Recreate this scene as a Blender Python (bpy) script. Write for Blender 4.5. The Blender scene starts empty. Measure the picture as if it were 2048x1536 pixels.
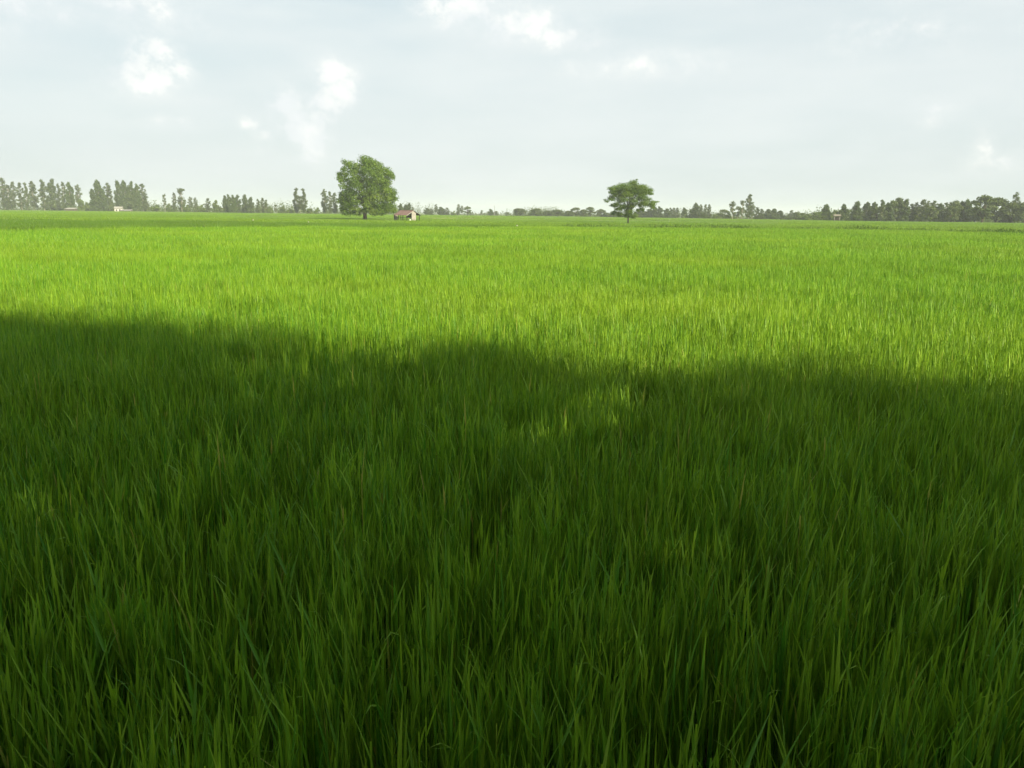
import bpy, math, random
import numpy as np
from mathutils import Vector, Matrix, Euler

# ------------------------------------------------------------------ camera
SC = bpy.context.scene
COL = SC.collection
W0, H0, F0 = 2048.0, 1536.0, 1607.0
CAM_Z = 2.0
cam_d = bpy.data.cameras.new('camera')
cam_d.sensor_width = 36.0
cam_d.lens = 36.0 * F0 / W0
cam_d.clip_start = 0.05
cam_d.clip_end = 9000
cam = bpy.data.objects.new('camera', cam_d)
COL.objects.link(cam)
PITCH = math.atan((768 - 427) / F0)
cam_m = (Matrix.Translation((0, 0, CAM_Z)) @ Matrix.Rotation(math.radians(90) - PITCH, 4, 'X')
         @ Matrix.Rotation(math.radians(0.65), 4, 'Z'))
cam.matrix_world = cam_m
SC.camera = cam
CM = np.array(cam_m.to_3x3())

# ------------------------------------------------------------------ light
SUN_EL, SUN_AZ = 28.0, 143.0          # degrees; azimuth clockwise from +Y
el, az = math.radians(SUN_EL), math.radians(SUN_AZ)
TO_SUN = np.array([math.cos(el) * math.sin(az), math.cos(el) * math.cos(az), math.sin(el)])
sd = bpy.data.lights.new('sun', 'SUN')
sd.energy = 5.0
sd.angle = math.radians(0.8)
sd.color = (1.0, 0.87, 0.63)
so = bpy.data.objects.new('sun', sd)
so.rotation_euler = Vector(TO_SUN).to_track_quat('Z', 'Y').to_euler()
so.location = (30, -40, 40)
COL.objects.link(so)

SC.view_settings.view_transform = 'Standard'
SC.view_settings.look = 'None'
SC.view_settings.gamma = 1
SC.view_settings.exposure = 0.86
SC.view_settings.use_curve_mapping = False
SC.cycles.use_denoising = True
SC.cycles.use_adaptive_sampling = True
SC.cycles.adaptive_threshold = 0.012
SC.cycles.max_bounces = 6
SC.cycles.diffuse_bounces = 2
SC.cycles.glossy_bounces = 2
SC.cycles.transmission_bounces = 2
SC.cycles.volume_bounces = 1
SC.cycles.transparent_max_bounces = 4
SC.cycles.sample_clamp_indirect = 6


def ray(px, py):
    d = CM @ np.array([(px - W0 / 2) / F0, -(py - H0 / 2) / F0, -1.0])
    return d


def at(px, py, depth):
    """point at the given depth (world Y) seen at that place of the photograph"""
    d = ray(px, py)
    return np.array([0, 0, CAM_Z]) + d * (depth / d[1])


def on_plane(px, py, z):
    d = ray(px, py)
    return np.array([0, 0, CAM_Z]) + d * ((z - CAM_Z) / d[2])


# ------------------------------------------------------------------ sky
world = bpy.data.worlds.new('World')
SC.world = world
world.use_nodes = True
nt = world.node_tree
nt.nodes.clear()


class NG:
    """small helper to write node graphs"""
    def __init__(self, tree):
        self.t = tree

    def n(self, typ, **kw):
        x = self.t.nodes.new(typ)
        for k, v in kw.items():
            setattr(x, k, v)
        return x

    def put(self, sock, v):
        if hasattr(v, 'is_output') or isinstance(v, bpy.types.NodeSocket):
            self.t.links.new(v, sock)
        else:
            sock.default_value = v

    def math(self, op, a, b=0.0, c=None, clamp=False):
        x = self.n('ShaderNodeMath', operation=op, use_clamp=clamp)
        self.put(x.inputs[0], a)
        self.put(x.inputs[1], b)
        if c is not None:
            self.put(x.inputs[2], c)
        return x.outputs[0]

    def mix(self, f, a, b):
        x = self.n('ShaderNodeMix', data_type='RGBA')
        self.put(x.inputs[0], f)
        self.put(x.inputs[6], a)
        self.put(x.inputs[7], b)
        return x.outputs[2]

    def smooth(self, v, lo, hi):
        x = self.n('ShaderNodeMapRange', interpolation_type='SMOOTHSTEP')
        self.put(x.inputs['Value'], v)
        x.inputs['From Min'].default_value = lo
        x.inputs['From Max'].default_value = hi
        return x.outputs[0]

    def noise(self, vec, scale, detail=4, rough=0.5):
        x = self.n('ShaderNodeTexNoise')
        if vec is not None:
            self.put(x.inputs['Vector'], vec)
        x.inputs['Scale'].default_value = scale
        x.inputs['Detail'].default_value = detail
        x.inputs['Roughness'].default_value = rough
        return x.outputs[0]

    def mapping(self, vec, scale=(1, 1, 1), loc=(0, 0, 0)):
        x = self.n('ShaderNodeMapping')
        self.put(x.inputs['Vector'], vec)
        x.inputs['Scale'].default_value = scale
        x.inputs['Location'].default_value = loc
        return x.outputs[0]


g = NG(nt)
sky = g.n('ShaderNodeTexSky', sky_type='NISHITA')
sky.sun_disc = False
sky.sun_elevation = el
sky.sun_rotation = az
sky.air_density = 1.3
sky.dust_density = 2.2
sky.ozone_density = 1.2
tc = g.n('ShaderNodeTexCoord')
sep = g.n('ShaderNodeSeparateXYZ')
nt.links.new(tc.outputs['Generated'], sep.inputs[0])
AZ = g.math('ARCTAN2', sep.outputs[0], sep.outputs[1])
EL = g.math('ARCSINE', sep.outputs[2])
gen = tc.outputs['Generated']

# thin veil of high cloud over the whole sky, streaked along the horizon
n_veil = g.noise(g.mapping(gen, (3.0, 3.0, 13.0)), 1.6, 6, 0.55)
n_veil2 = g.noise(g.mapping(gen, (2.0, 2.0, 9.0), (3.1, 1.7, 0.4)), 1.0, 3, 0.5)
veil_f = g.smooth(n_veil, 0.34, 0.72)
veil_f2 = g.smooth(n_veil2, 0.36, 0.62)
veil_amt = g.math('SUBTRACT', 0.84, g.math('MULTIPLY', g.smooth(EL, 0.35, 1.2), 0.12))  # veil thinned towards the unseen zenith to turn the shade darker and bluer
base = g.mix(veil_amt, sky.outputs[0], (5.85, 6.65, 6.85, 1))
base = g.mix(g.math('MULTIPLY', veil_f, 0.48), base, (7.0, 7.45, 7.4, 1))
base = g.mix(g.math('MULTIPLY', veil_f2, 0.42), base, (6.7, 7.1, 7.15, 1))

# small heaps of cumulus, given by bearing and elevation
PUFFS = [(290, 112, 40, 26, .85), (262, 140, 48, 26, .80), (318, 150, 42, 22, .75), (228, 136, 26, 16, .8),
         (285, 168, 40, 16, .85), (358, 143, 24, 16, .75), (300, 185, 60, 16, .35),
         (664, 148, 30, 23, 1.05), (684, 178, 34, 26, 1.05), (652, 208, 40, 20, 1.0), (705, 195, 16, 14, .8),
         (574, 212, 27, 23, 1.25), (592, 240, 36, 27, 1.2), (610, 266, 36, 24, 1.15), (624, 294, 26, 28, .9), (636, 236, 32, 22, .95),
         (503, 246, 17, 14, .75), (540, 270, 40, 12, .55), (590, 300, 60, 20, .35),
         (345, 243, 34, 12, .55), (1870, 214, 30, 14, .7), (1858, 232, 18, 14, .55),
         (1973, 300, 16, 24, .6), (2000, 328, 40, 14, .55),
         (930, 25, 70, 30, .85), (1030, 50, 90, 30, .8), (1120, 76, 70, 20, .7), (1280, 130, 110, 20, .5),
         (60, 15, 150, 30, .7), (230, 10, 110, 22, .65), (1800, 65, 90, 26, .45)]
tot = None
for (px, py, rx, ry, s) in PUFFS:
    d = ray(px, py)
    d = d / np.linalg.norm(d)
    a0, e0 = math.atan2(d[0], d[1]), math.asin(d[2])
    u = g.math('MULTIPLY', g.math('SUBTRACT', AZ, a0), F0 / rx)
    v = g.math('MULTIPLY', g.math('SUBTRACT', EL, e0), F0 / ry)
    q = g.math('ADD', g.math('MULTIPLY', u, u), g.math('MULTIPLY', v, v))
    e = g.math('MULTIPLY', g.math('POWER', 0.5, q), s)
    tot = e if tot is None else g.math('MAXIMUM', tot, e)
n_c = g.noise(g.mapping(gen, (1, 1, 1.3)), 42.0, 6, 0.64)
n_f = g.noise(g.mapping(gen, (1, 1, 1.2), (5, 2, 1)), 12.0, 5, 0.55)
lump = g.math('ADD', g.math('MULTIPLY', g.math('SUBTRACT', n_c, 0.5), 2.6),
              g.math('MULTIPLY', g.math('SUBTRACT', n_f, 0.5), 1.6))
dens = g.math('MULTIPLY', g.math('ADD', tot, g.math('MULTIPLY', lump, g.math('POWER', tot, 0.5))),
              1.0)
halo = g.math('MULTIPLY', g.math('POWER', tot, 0.30), g.math('ADD', 0.55, g.math('MULTIPLY', lump, 0.35)))
cl_f = g.math('ADD', g.math('MULTIPLY', g.smooth(dens, 0.05, 1.2), 0.42),
              g.math('ADD', g.math('MULTIPLY', g.smooth(dens, 0.45, 0.78), 0.20), g.math('MULTIPLY', g.smooth(halo, 0.10, 0.9), 0.26)), clamp=True)
base = g.mix(cl_f, base, g.mix(g.smooth(n_f, .40, .62), (7.3, 7.6, 7.7, 1), (9.0, 8.9, 8.5, 1)))
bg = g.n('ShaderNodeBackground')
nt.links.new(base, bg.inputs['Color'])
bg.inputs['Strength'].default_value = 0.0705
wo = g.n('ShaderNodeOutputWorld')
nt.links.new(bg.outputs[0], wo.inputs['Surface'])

# ------------------------------------------------------------------ materials


def new_mat(name):
    m = bpy.data.materials.new(name)
    m.use_nodes = True
    m.node_tree.nodes.clear()
    return m, NG(m.node_tree)


def out(m, g, shader, volume=None):
    o = g.n('ShaderNodeOutputMaterial')
    m.node_tree.links.new(shader, o.inputs['Surface'])


def leaf_mat(name, c_a, c_b, c_c, trans=0.35, gloss=0.35, rough=0.45, patch=None, trans_tint=(1.25, 1.25, 0.8)):
    """plant tissue: reflecting and letting light through, tint varies leaf by leaf and in patches"""
    m, g = new_mat(name)
    at_ = g.n('ShaderNodeAttribute', attribute_name='tint')
    oi = g.n('ShaderNodeObjectInfo')
    tint = at_.outputs['Fac']
    pos = g.n('ShaderNodeNewGeometry').outputs['Position']
    col = g.mix(g.smooth(tint, -0.05, 0.80), (*c_a, 1), (*c_b, 1))
    col = g.mix(g.smooth(tint, 0.80, 1.0), col, (*c_c, 1))
    if patch:
        pc, psc, lo, hi, amt = patch
        nz = g.noise(g.mapping(pos, psc), 1.0, 4, 0.55)
        col = g.mix(g.math('MULTIPLY', g.smooth(nz, lo, hi), amt), col, (*pc, 1))
    hsv = g.n('ShaderNodeHueSaturation')
    g.put(hsv.inputs['Value'], g.math('ADD', 0.88, g.math('MULTIPLY', oi.outputs['Random'], 0.24)))
    g.put(hsv.inputs['Color'], col)
    col = hsv.outputs[0]
    p = g.n('ShaderNodeBsdfPrincipled')
    g.put(p.inputs['Base Color'], col)
    p.inputs['Roughness'].default_value = rough
    p.inputs['Specular IOR Level'].default_value = gloss
    mul = g.n('ShaderNodeMix', data_type='RGBA', blend_type='MULTIPLY')
    mul.inputs[0].default_value = 1
    g.put(mul.inputs[6], col)
    mul.inputs[7].default_value = (*trans_tint, 1)
    t = g.n('ShaderNodeBsdfTranslucent')
    g.put(t.inputs['Color'], mul.outputs[2])
    ms = g.n('ShaderNodeMixShader')
    ms.inputs[0].default_value = trans
    m.node_tree.links.new(p.outputs[0], ms.inputs[1])
    m.node_tree.links.new(t.outputs[0], ms.inputs[2])
    out(m, g, ms.outputs[0])
    return m


def solid_mat(name, c1, c2, scale=(3, 3, 3), rough=0.8, detail=5, metallic=0.0, bump=0.0):
    m, g = new_mat(name)
    tcn = g.n('ShaderNodeTexCoord').outputs['Object']
    nz = g.noise(g.mapping(tcn, scale), 1.0, detail, 0.6)
    col = g.mix(g.smooth(nz, 0.3, 0.7), (*c1, 1), (*c2, 1))
    p = g.n('ShaderNodeBsdfPrincipled')
    g.put(p.inputs['Base Color'], col)
    p.inputs['Roughness'].default_value = rough
    p.inputs['Metallic'].default_value = metallic
    p.inputs['Specular IOR Level'].default_value = 0.3
    if bump:
        b = g.n('ShaderNodeBump')
        b.inputs['Strength'].default_value = bump
        g.put(b.inputs['Height'], nz)
        m.node_tree.links.new(b.outputs[0], p.inputs['Normal'])
    out(m, g, p.outputs[0])
    return m


M = {}
M['rice'] = leaf_mat('rice_leaf', (.054, .192, .014), (.222, .378, .024), (.34, .35, .07), trans=.25, gloss=.25, rough=.48,
                     patch=((.265, .375, .028), (.07, .13, .1), .42, .70, .5))
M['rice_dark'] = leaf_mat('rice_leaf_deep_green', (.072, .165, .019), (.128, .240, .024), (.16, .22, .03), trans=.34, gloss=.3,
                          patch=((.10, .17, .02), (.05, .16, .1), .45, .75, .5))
M['rice_far'] = leaf_mat('rice_leaf_pale', (.105, .220, .020), (.205, .335, .026), (.25, .30, .04), trans=.36, gloss=.3,
                         patch=((.085, .20, .02), (.02, .07, .1), .45, .7, .6))
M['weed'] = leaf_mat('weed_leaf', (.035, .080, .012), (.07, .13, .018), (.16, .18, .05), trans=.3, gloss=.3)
M['tree_big'] = leaf_mat('rain_tree_leaf', (.058, .125, .012), (.120, .195, .020), (.18, .24, .04), trans=.32, gloss=.25)
M['tree_flat'] = leaf_mat('spreading_tree_leaf', (.075, .160, .014), (.135, .220, .020), (.18, .25, .03), trans=.36, gloss=.25)
M['euc_full'] = leaf_mat('dense_eucalyptus_leaf', (.045, .085, .020), (.078, .122, .030), (.12, .15, .05), trans=.32, gloss=.25)
M['euc'] = leaf_mat('eucalyptus_leaf', (.065, .105, .030), (.100, .140, .042), (.14, .165, .06), trans=.34, gloss=.3)
M['round'] = leaf_mat('broadleaf_leaf', (.055, .095, .016), (.090, .130, .026), (.13, .15, .04), trans=.34, gloss=.25)
M['bush'] = leaf_mat('scrub_leaf', (.065, .115, .016), (.110, .165, .022), (.16, .18, .04), trans=.34, gloss=.25)
M['shade'] = leaf_mat('shade_tree_leaf', (.030, .060, .010), (.055, .095, .014), (.07, .10, .02), trans=.22, gloss=.3)
M['bark'] = solid_mat('bark_brown', (.035, .027, .018), (.075, .06, .042), (3, 3, 0.8), .9, bump=.4)
M['bark_pale'] = solid_mat('bark_pale_grey', (.22, .20, .16), (.36, .33, .28), (6, 6, 1), .85)
M['mud'] = solid_mat('paddy_mud', (.022, .018, .011), (.045, .036, .020), (1.4, 1.4, 1.4), .6)
M['wood'] = solid_mat('weathered_wood', (.05, .038, .028), (.12, .10, .075), (2, 2, 9), .85)
M['wood_dark'] = solid_mat('dark_wood', (.018, .014, .011), (.04, .032, .025), (2, 2, 9), .85)
M['white'] = solid_mat('white_render', (.42, .41, .39), (.56, .55, .52), (2.5, 2.5, 2.5), .8)
M['cream'] = solid_mat('cream_board', (.25, .24, .215), (.35, .335, .30), (2, 2, 6), .8)
M['redtin'] = solid_mat('rusty_red_tin', (.125, .072, .062), (.20, .13, .115), (1.2, 1.2, .5), .6)
M['palet'] = solid_mat('pale_tin', (.24, .24, .21), (.34, .34, .30), (1.4, 1.4, 1.4), .6)
M['thatch'] = solid_mat('dry_thatch', (.15, .14, .11), (.23, .21, .17), (4, 4, 9), .95)
M['plastic'] = solid_mat('white_plastic', (.75, .75, .72), (.85, .85, .82), (4, 4, 4), .5)
M['steel'] = solid_mat('dull_steel', (.18, .18, .17), (.28, .28, .27), (4, 4, 4), .6)

# ground: mud and short grass, pattern in metres
m, g = new_mat('ground_earth_and_grass')
pos = g.n('ShaderNodeNewGeometry').outputs['Position']
n1 = g.noise(g.mapping(pos, (.03, .03, .03)), 1.0, 6, .6)
n2 = g.noise(g.mapping(pos, (1.6, 1.6, 1.6)), 1.0, 5, .6)
far = g.n('ShaderNodeSeparateXYZ')
g.put(far.inputs[0], pos)
grass = g.mix(g.smooth(n1, .3, .7), (.075, .13, .02, 1), (.13, .19, .03, 1))
dirt = g.mix(n2, (.020, .017, .011, 1), (.05, .042, .025, 1))
f = g.smooth(far.outputs[1], 120, 170)
p = g.n('ShaderNodeBsdfPrincipled')
g.put(p.inputs['Base Color'], g.mix(f, dirt, grass))
p.inputs['Roughness'].default_value = .85
p.inputs['Specular IOR Level'].default_value = .2
out(m, g, p.outputs[0])
M['ground'] = m

m, g = new_mat('dirt_track')
pos = g.n('ShaderNodeNewGeometry').outputs['Position']
n1 = g.noise(g.mapping(pos, (.25, .25, .25)), 1.0, 6, .6)
p = g.n('ShaderNodeBsdfPrincipled')
g.put(p.inputs['Base Color'], g.mix(g.smooth(n1, .35, .65), (.19, .19, .09, 1), (.12, .17, .04, 1)))
p.inputs['Roughness'].default_value = .9
out(m, g, p.outputs[0])
M['track'] = m

# ------------------------------------------------------------------ object helpers


def tag(o, label=None, cat=None, group=None, kind=None):
    if label:
        o['label'] = label
    if cat:
        o['category'] = cat
    if group:
        o['group'] = group
    if kind:
        o['kind'] = kind
    return o


def link(name, me, parent=None, loc=None):
    o = bpy.data.objects.new(name, me)
    COL.objects.link(o)
    if parent is not None:
        o.parent = parent
    if loc is not None:
        o.location = loc
    return o


def empty(name, loc, rz=0.0, scale=(1, 1, 1)):
    o = bpy.data.objects.new(name, None)
    o.empty_display_size = .3
    COL.objects.link(o)
    o.location = loc
    o.rotation_euler = (0, 0, rz)
    o.scale = scale
    return o


def mesh_np(name, verts, quads, mat, attrs=None, smooth=False, tris=None):
    """mesh from numpy arrays of vertices and quads (and triangles)"""
    me = bpy.data.meshes.new(name)
    nv = len(verts)
    nq = len(quads)
    ntri = 0 if tris is None else len(tris)
    me.vertices.add(nv)
    me.vertices.foreach_set('co', np.asarray(verts, np.float32).ravel())
    me.loops.add(nq * 4 + ntri * 3)
    idx = np.asarray(quads, np.int32).ravel()
    if ntri:
        idx = np.concatenate([idx, np.asarray(tris, np.int32).ravel()])
    me.loops.foreach_set('vertex_index', idx)
    me.polygons.add(nq + ntri)
    st = np.arange(nq) * 4
    if ntri:
        st = np.concatenate([st, nq * 4 + np.arange(ntri) * 3])
    me.polygons.foreach_set('loop_start', st.astype(np.int32))
    if smooth:
        me.polygons.foreach_set('use_smooth', np.ones(nq + ntri, bool))
    me.update(calc_edges=True)
    me.validate()
    for k, (typ, arr) in (attrs or {}).items():
        a = me.attributes.new(k, typ, 'POINT')
        a.data.foreach_set('vector' if typ == 'FLOAT_VECTOR' else 'value', np.asarray(arr).ravel())
    if mat:
        me.materials.append(mat)
    return me


class MB:
    """collects boxes, tubes and polygons into one mesh"""
    def __init__(self):
        self.v, self.f = [], []

    def box(self, c, s, rz=0.0):
        b = len(self.v)
        R = Matrix.Rotation(rz, 3, 'Z')
        for dz in (-1, 1):
            for dx, dy in ((-1, -1), (1, -1), (1, 1), (-1, 1)):
                self.v.append(tuple(Vector(c) + R @ Vector((dx * s[0] / 2, dy * s[1] / 2, dz * s[2] / 2))))
        for q in ((3, 2, 1, 0), (4, 5, 6, 7), (0, 1, 5, 4), (1, 2, 6, 5), (2, 3, 7, 6), (3, 0, 4, 7)):
            self.f.append(tuple(b + k for k in q))
        return self

    def slab(self, pts, up):
        """four corner points and a thickness vector"""
        b = len(self.v)
        up = Vector(up)
        for p in pts:
            self.v.append(tuple(Vector(p)))
        for p in pts:
            self.v.append(tuple(Vector(p) + up))
        n = len(pts)
        self.f.append(tuple(b + k for k in reversed(range(n))))
        self.f.append(tuple(b + n + k for k in range(n)))
        for k in range(n):
            j = (k + 1) % n
            self.f.append((b + k, b + j, b + n + j, b + n + k))
        return self

    def tube(self, pts, rad, n=7):
        pts = [Vector(p) for p in pts]
        rings = []
        for i, p in enumerate(pts):
            d = (pts[min(i + 1, len(pts) - 1)] - pts[max(i - 1, 0)]).normalized()
            a = d.orthogonal().normalized() if abs(d.z) < .95 else Vector((1, 0, 0))
            a = (a - d * a.dot(d)).normalized()
            c = d.cross(a)
            b = len(self.v)
            for k in range(n):
                t = 2 * math.pi * k / n
                self.v.append(tuple(p + (a * math.cos(t) + c * math.sin(t)) * rad[i]))
            rings.append(b)
        for i in range(len(rings) - 1):
            for k in range(n):
                j = (k + 1) % n
                self.f.append((rings[i] + k, rings[i] + j, rings[i + 1] + j, rings[i + 1] + k))
        self.f.append(tuple(rings[0] + k for k in reversed(range(n))))
        self.f.append(tuple(rings[-1] + k for k in range(n)))
        return self

    def mesh(self, name, mat, smooth=False):
        me = bpy.data.meshes.new(name)
        me.from_pydata(self.v, [], self.f)
        me.update()
        if smooth:
            for q in me.polygons:
                q.use_smooth = True
        me.materials.append(mat)
        return me

    def build(self, name, mat, parent=None, smooth=False):
        return link(name, self.mesh(name, mat, smooth), parent)


# ------------------------------------------------------------------ ground
rng = np.random.default_rng(7)


def b1(u):   # far edge of the near paddy, by bearing
    return np.interp(u, [-1.2, -.64, -.2, 0, .1, .5, .64, 1.2], [36, 46, 66, 77, 81, 82, 68, 52])


def b2(u):   # far edge of the deep green plot on the left
    return np.interp(u, [-1.2, -.64, -.2, 0, .06, 1.2], [94, 92, 86, 81, 79, 50])


def back(u):
    return np.interp(u, [-1.2, -.64, -.3, -.1, .1, .3, .45, .64, 1.2], [480, 490, 420, 440, 430, 340, 290, 290, 290])


GX0, GX1, GY0, GY1 = -2200, 2200, -160, 2600
me = bpy.data.meshes.new('ground')
me.from_pydata([(GX0, GY0, 0), (GX1, GY0, 0), (GX1, GY1, 0), (GX0, GY1, 0)], [], [(0, 1, 2, 3)])
me.materials.append(M['ground'])
tag(link('ground', me), kind='structure')

# raised bank where the picture was taken from
bm_ = MB()
xs = np.linspace(-40, 40, 41)
prof = [(-7, 0), (-5.6, .45), (-1.2, .5), (-.25, .42), (.45, 0)]
for x in xs:
    for (yy, zz) in prof:
        bm_.v.append((float(x), yy + .08 * math.sin(x * 1.3), zz + (.03 * math.sin(x * 2.1 + yy) if zz else -.02)))
for i in range(len(xs) - 1):
    for k in range(len(prof) - 1):
        a = i * len(prof) + k
        bm_.f.append((a, a + len(prof), a + len(prof) + 1, a + 1))
tag(bm_.build('bank', M['mud'], smooth=True), kind='structure')


# ------------------------------------------------------------------ rice

def blades(n, side, r, seg, width, hgt, clump=1, droop=.16, fold=True, lean=7.0, stems=True, lowf=.15):
    """n leaf blades standing on a square of the given side: vertices, quads, per-vertex tint"""
    nc = max(1, n // clump)
    cx = r.uniform(-side / 2, side / 2, nc)
    cy = r.uniform(-side / 2, side / 2, nc)
    ci = np.arange(n) % nc
    crad = .022
    bx = cx[ci] + r.normal(0, crad, n)
    by = cy[ci] + r.normal(0, crad, n)
    ch = np.clip(r.normal(1.0, .075, nc), .78, 1.2)[ci]
    ctint = r.uniform(0, 1, nc)[ci]
    phi = r.uniform(0, 2 * math.pi, n)
    L = np.clip(r.normal(.195, .05, n), .10, .38) * hgt
    low = r.uniform(0, 1, n) < lowf
    tip = hgt * ch * np.where(low, r.uniform(.45, .88, n), r.normal(.97, .05, n))
    hs = np.clip(tip - L * .93, .04, None)
    th0 = np.radians(np.abs(r.normal(lean, lean * .75, n)))
    bend = np.radians(np.abs(r.normal(8, 8, n)))
    dr = r.uniform(0, 1, n) < droop
    bend[dr] = np.radians(r.uniform(40, 115, dr.sum()))
    sharp = r.uniform(1.2, 2.6, n)
    sharp[dr] = r.uniform(1.6, 5.0, dr.sum())
    Wd = width * np.clip(r.normal(1, .22, n), .5, 1.6) * np.where(low, 1.3, 1.0)
    tw = r.normal(0, .6, n)
    t = np.linspace(0, 1, seg + 1)
    # centre line by integrating the lean angle
    P = np.zeros((n, seg + 1, 3))
    P[:, 0] = np.stack([bx, by, hs], 1)
    D = np.zeros((n, seg + 1, 3))
    for k in range(seg + 1):
        ang = th0 + bend * t[k] ** sharp
        D[:, k] = np.stack([np.sin(ang) * np.cos(phi), np.sin(ang) * np.sin(phi), np.cos(ang)], 1)
        if k:
            P[:, k] = P[:, k - 1] + (D[:, k] + D[:, k - 1]) * .5 * (L / seg)[:, None]
    wprof = np.minimum(1, .72 + 1.2 * t) * (1 - t ** 1.55)
    wprof[-1] = 0.03
    sph = phi + math.pi / 2
    S0 = np.stack([np.cos(sph), np.sin(sph), np.zeros(n)], 1)
    S = np.zeros_like(P)
    N = np.zeros_like(P)
    for k in range(seg + 1):
        nn = np.cross(S0, D[:, k])
        a = tw * (t[k] - .1)
        S[:, k] = S0 * np.cos(a)[:, None] + nn * np.sin(a)[:, None]
        N[:, k] = np.cross(S[:, k], D[:, k])
    hw = (Wd[:, None] * wprof[None]) * .5
    A = P - S * hw[..., None]
    B = P + S * hw[..., None]
    tint = np.clip(ctint * .25 + r.uniform(0, .58, n), 0, .84)
    tint[r.uniform(0, 1, n) < .012] = 1.0
    if fold:
        Cn = P + N * (hw * .45)[..., None]
        V = np.stack([A, Cn, B], 2)                # n, seg+1, 3, 3
        m = 3
    else:
        V = np.stack([A, B], 2)
        m = 2
    V = V.reshape(-1, 3)
    base = (np.arange(n) * (seg + 1) * m)[:, None, None]
    kk = (np.arange(seg) * m)[None, :, None]
    jj = np.arange(m - 1)[None, None, :]
    a = base + kk + jj
    Q = np.stack([a, a + 1, a + 1 + m, a + m], -1).reshape(-1, 4)
    T = np.repeat(tint, (seg + 1) * m)
    if stems:
        # the sheath each leaf leaves from: a narrow upright strip
        ang = r.uniform(0, math.pi, n)
        sx, sy = np.cos(ang) * width * .24, np.sin(ang) * width * .24
        z0 = np.zeros(n)
        sv = np.stack([np.stack([bx - sx, by - sy, z0], 1), np.stack([bx + sx, by + sy, z0], 1),
                       np.stack([bx + sx, by + sy, hs + .05], 1), np.stack([bx - sx, by - sy, hs + .05], 1)], 1)
        Q2 = len(V) + np.arange(n * 4).reshape(n, 4)
        V = np.concatenate([V, sv.reshape(-1, 3)])
        Q = np.concatenate([Q, Q2])
        T = np.concatenate([T, np.repeat(np.clip(tint + .05, 0, 1), 4)])
    return V, Q, T


LODS = {0: dict(cnt=10, n=330, side=.42, seg=4, width=.0088, clump=6, lowf=.40, fold=True, droop=.07, lean=12),
        1: dict(cnt=7, n=1500, side=.80, seg=3, width=.0062, clump=6, lowf=.35, fold=False, droop=.06, lean=10),
        2: dict(cnt=6, n=3200, side=2.3, seg=2, width=.0100, clump=5, fold=False, droop=.08, lean=10, stems=False),
        3: dict(cnt=5, n=2200, side=7.0, seg=2, width=.040, clump=3, fold=False, droop=.06, lean=10, stems=False)}
LOD_CACHE = {}


def lod_geo(l):
    if l not in LOD_CACHE:
        p = dict(LODS[l])
        c = p.pop('cnt')
        r = np.random.default_rng(100 + l)
        LOD_CACHE[l] = [blades(p['n'], p['side'], r, p['seg'], p['width'], .80, p['clump'], p['droop'], p['fold'], p['lean'],
                               p.get('stems', True), p.get('lowf', .15)) for _ in range(c)]
    return LOD_CACHE[l]


RINGS = [(0, 0.2, 7.0, .37), (1, 7.0, 27.0, .70), (2, 27.0, 95.0, 2.0), (3, 95.0, 500.0, 6.0)]


def scatter(test, seed):
    """points of the planting: position, level of detail, scale"""
    r = np.random.default_rng(seed)
    res = []
    for (l, r0, r1, s) in RINGS:
        xs = np.arange(-r1 * .78, r1 * .78, s)
        ys = np.arange(-.2, r1 + s, s)
        X, Y = np.meshgrid(xs, ys)
        X = X.ravel() + r.uniform(-.3, .3, X.size) * s
        Y = Y.ravel() + r.uniform(-.3, .3, Y.size) * s
        d = np.hypot(X, Y)
        ok = (d >= r0) & (d < r1) & (np.abs(X) < .80 * Y + 2.5) & (Y > .55)
        X, Y = X[ok], Y[ok]
        ok = test(X, Y, s)
        X, Y = X[ok], Y[ok]
        res.append(np.stack([X, Y, np.full(X.size, l)], 1))
    return np.concatenate(res)


def swell(X, Y):
    return (np.sin(X * .9 + 1.3 * np.sin(Y * .5)) * np.sin(Y * .7 + .8 * np.sin(X * .45)) * .055
            + np.sin(X * .21 + 2) * np.sin(Y * .17) * .04)


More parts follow.
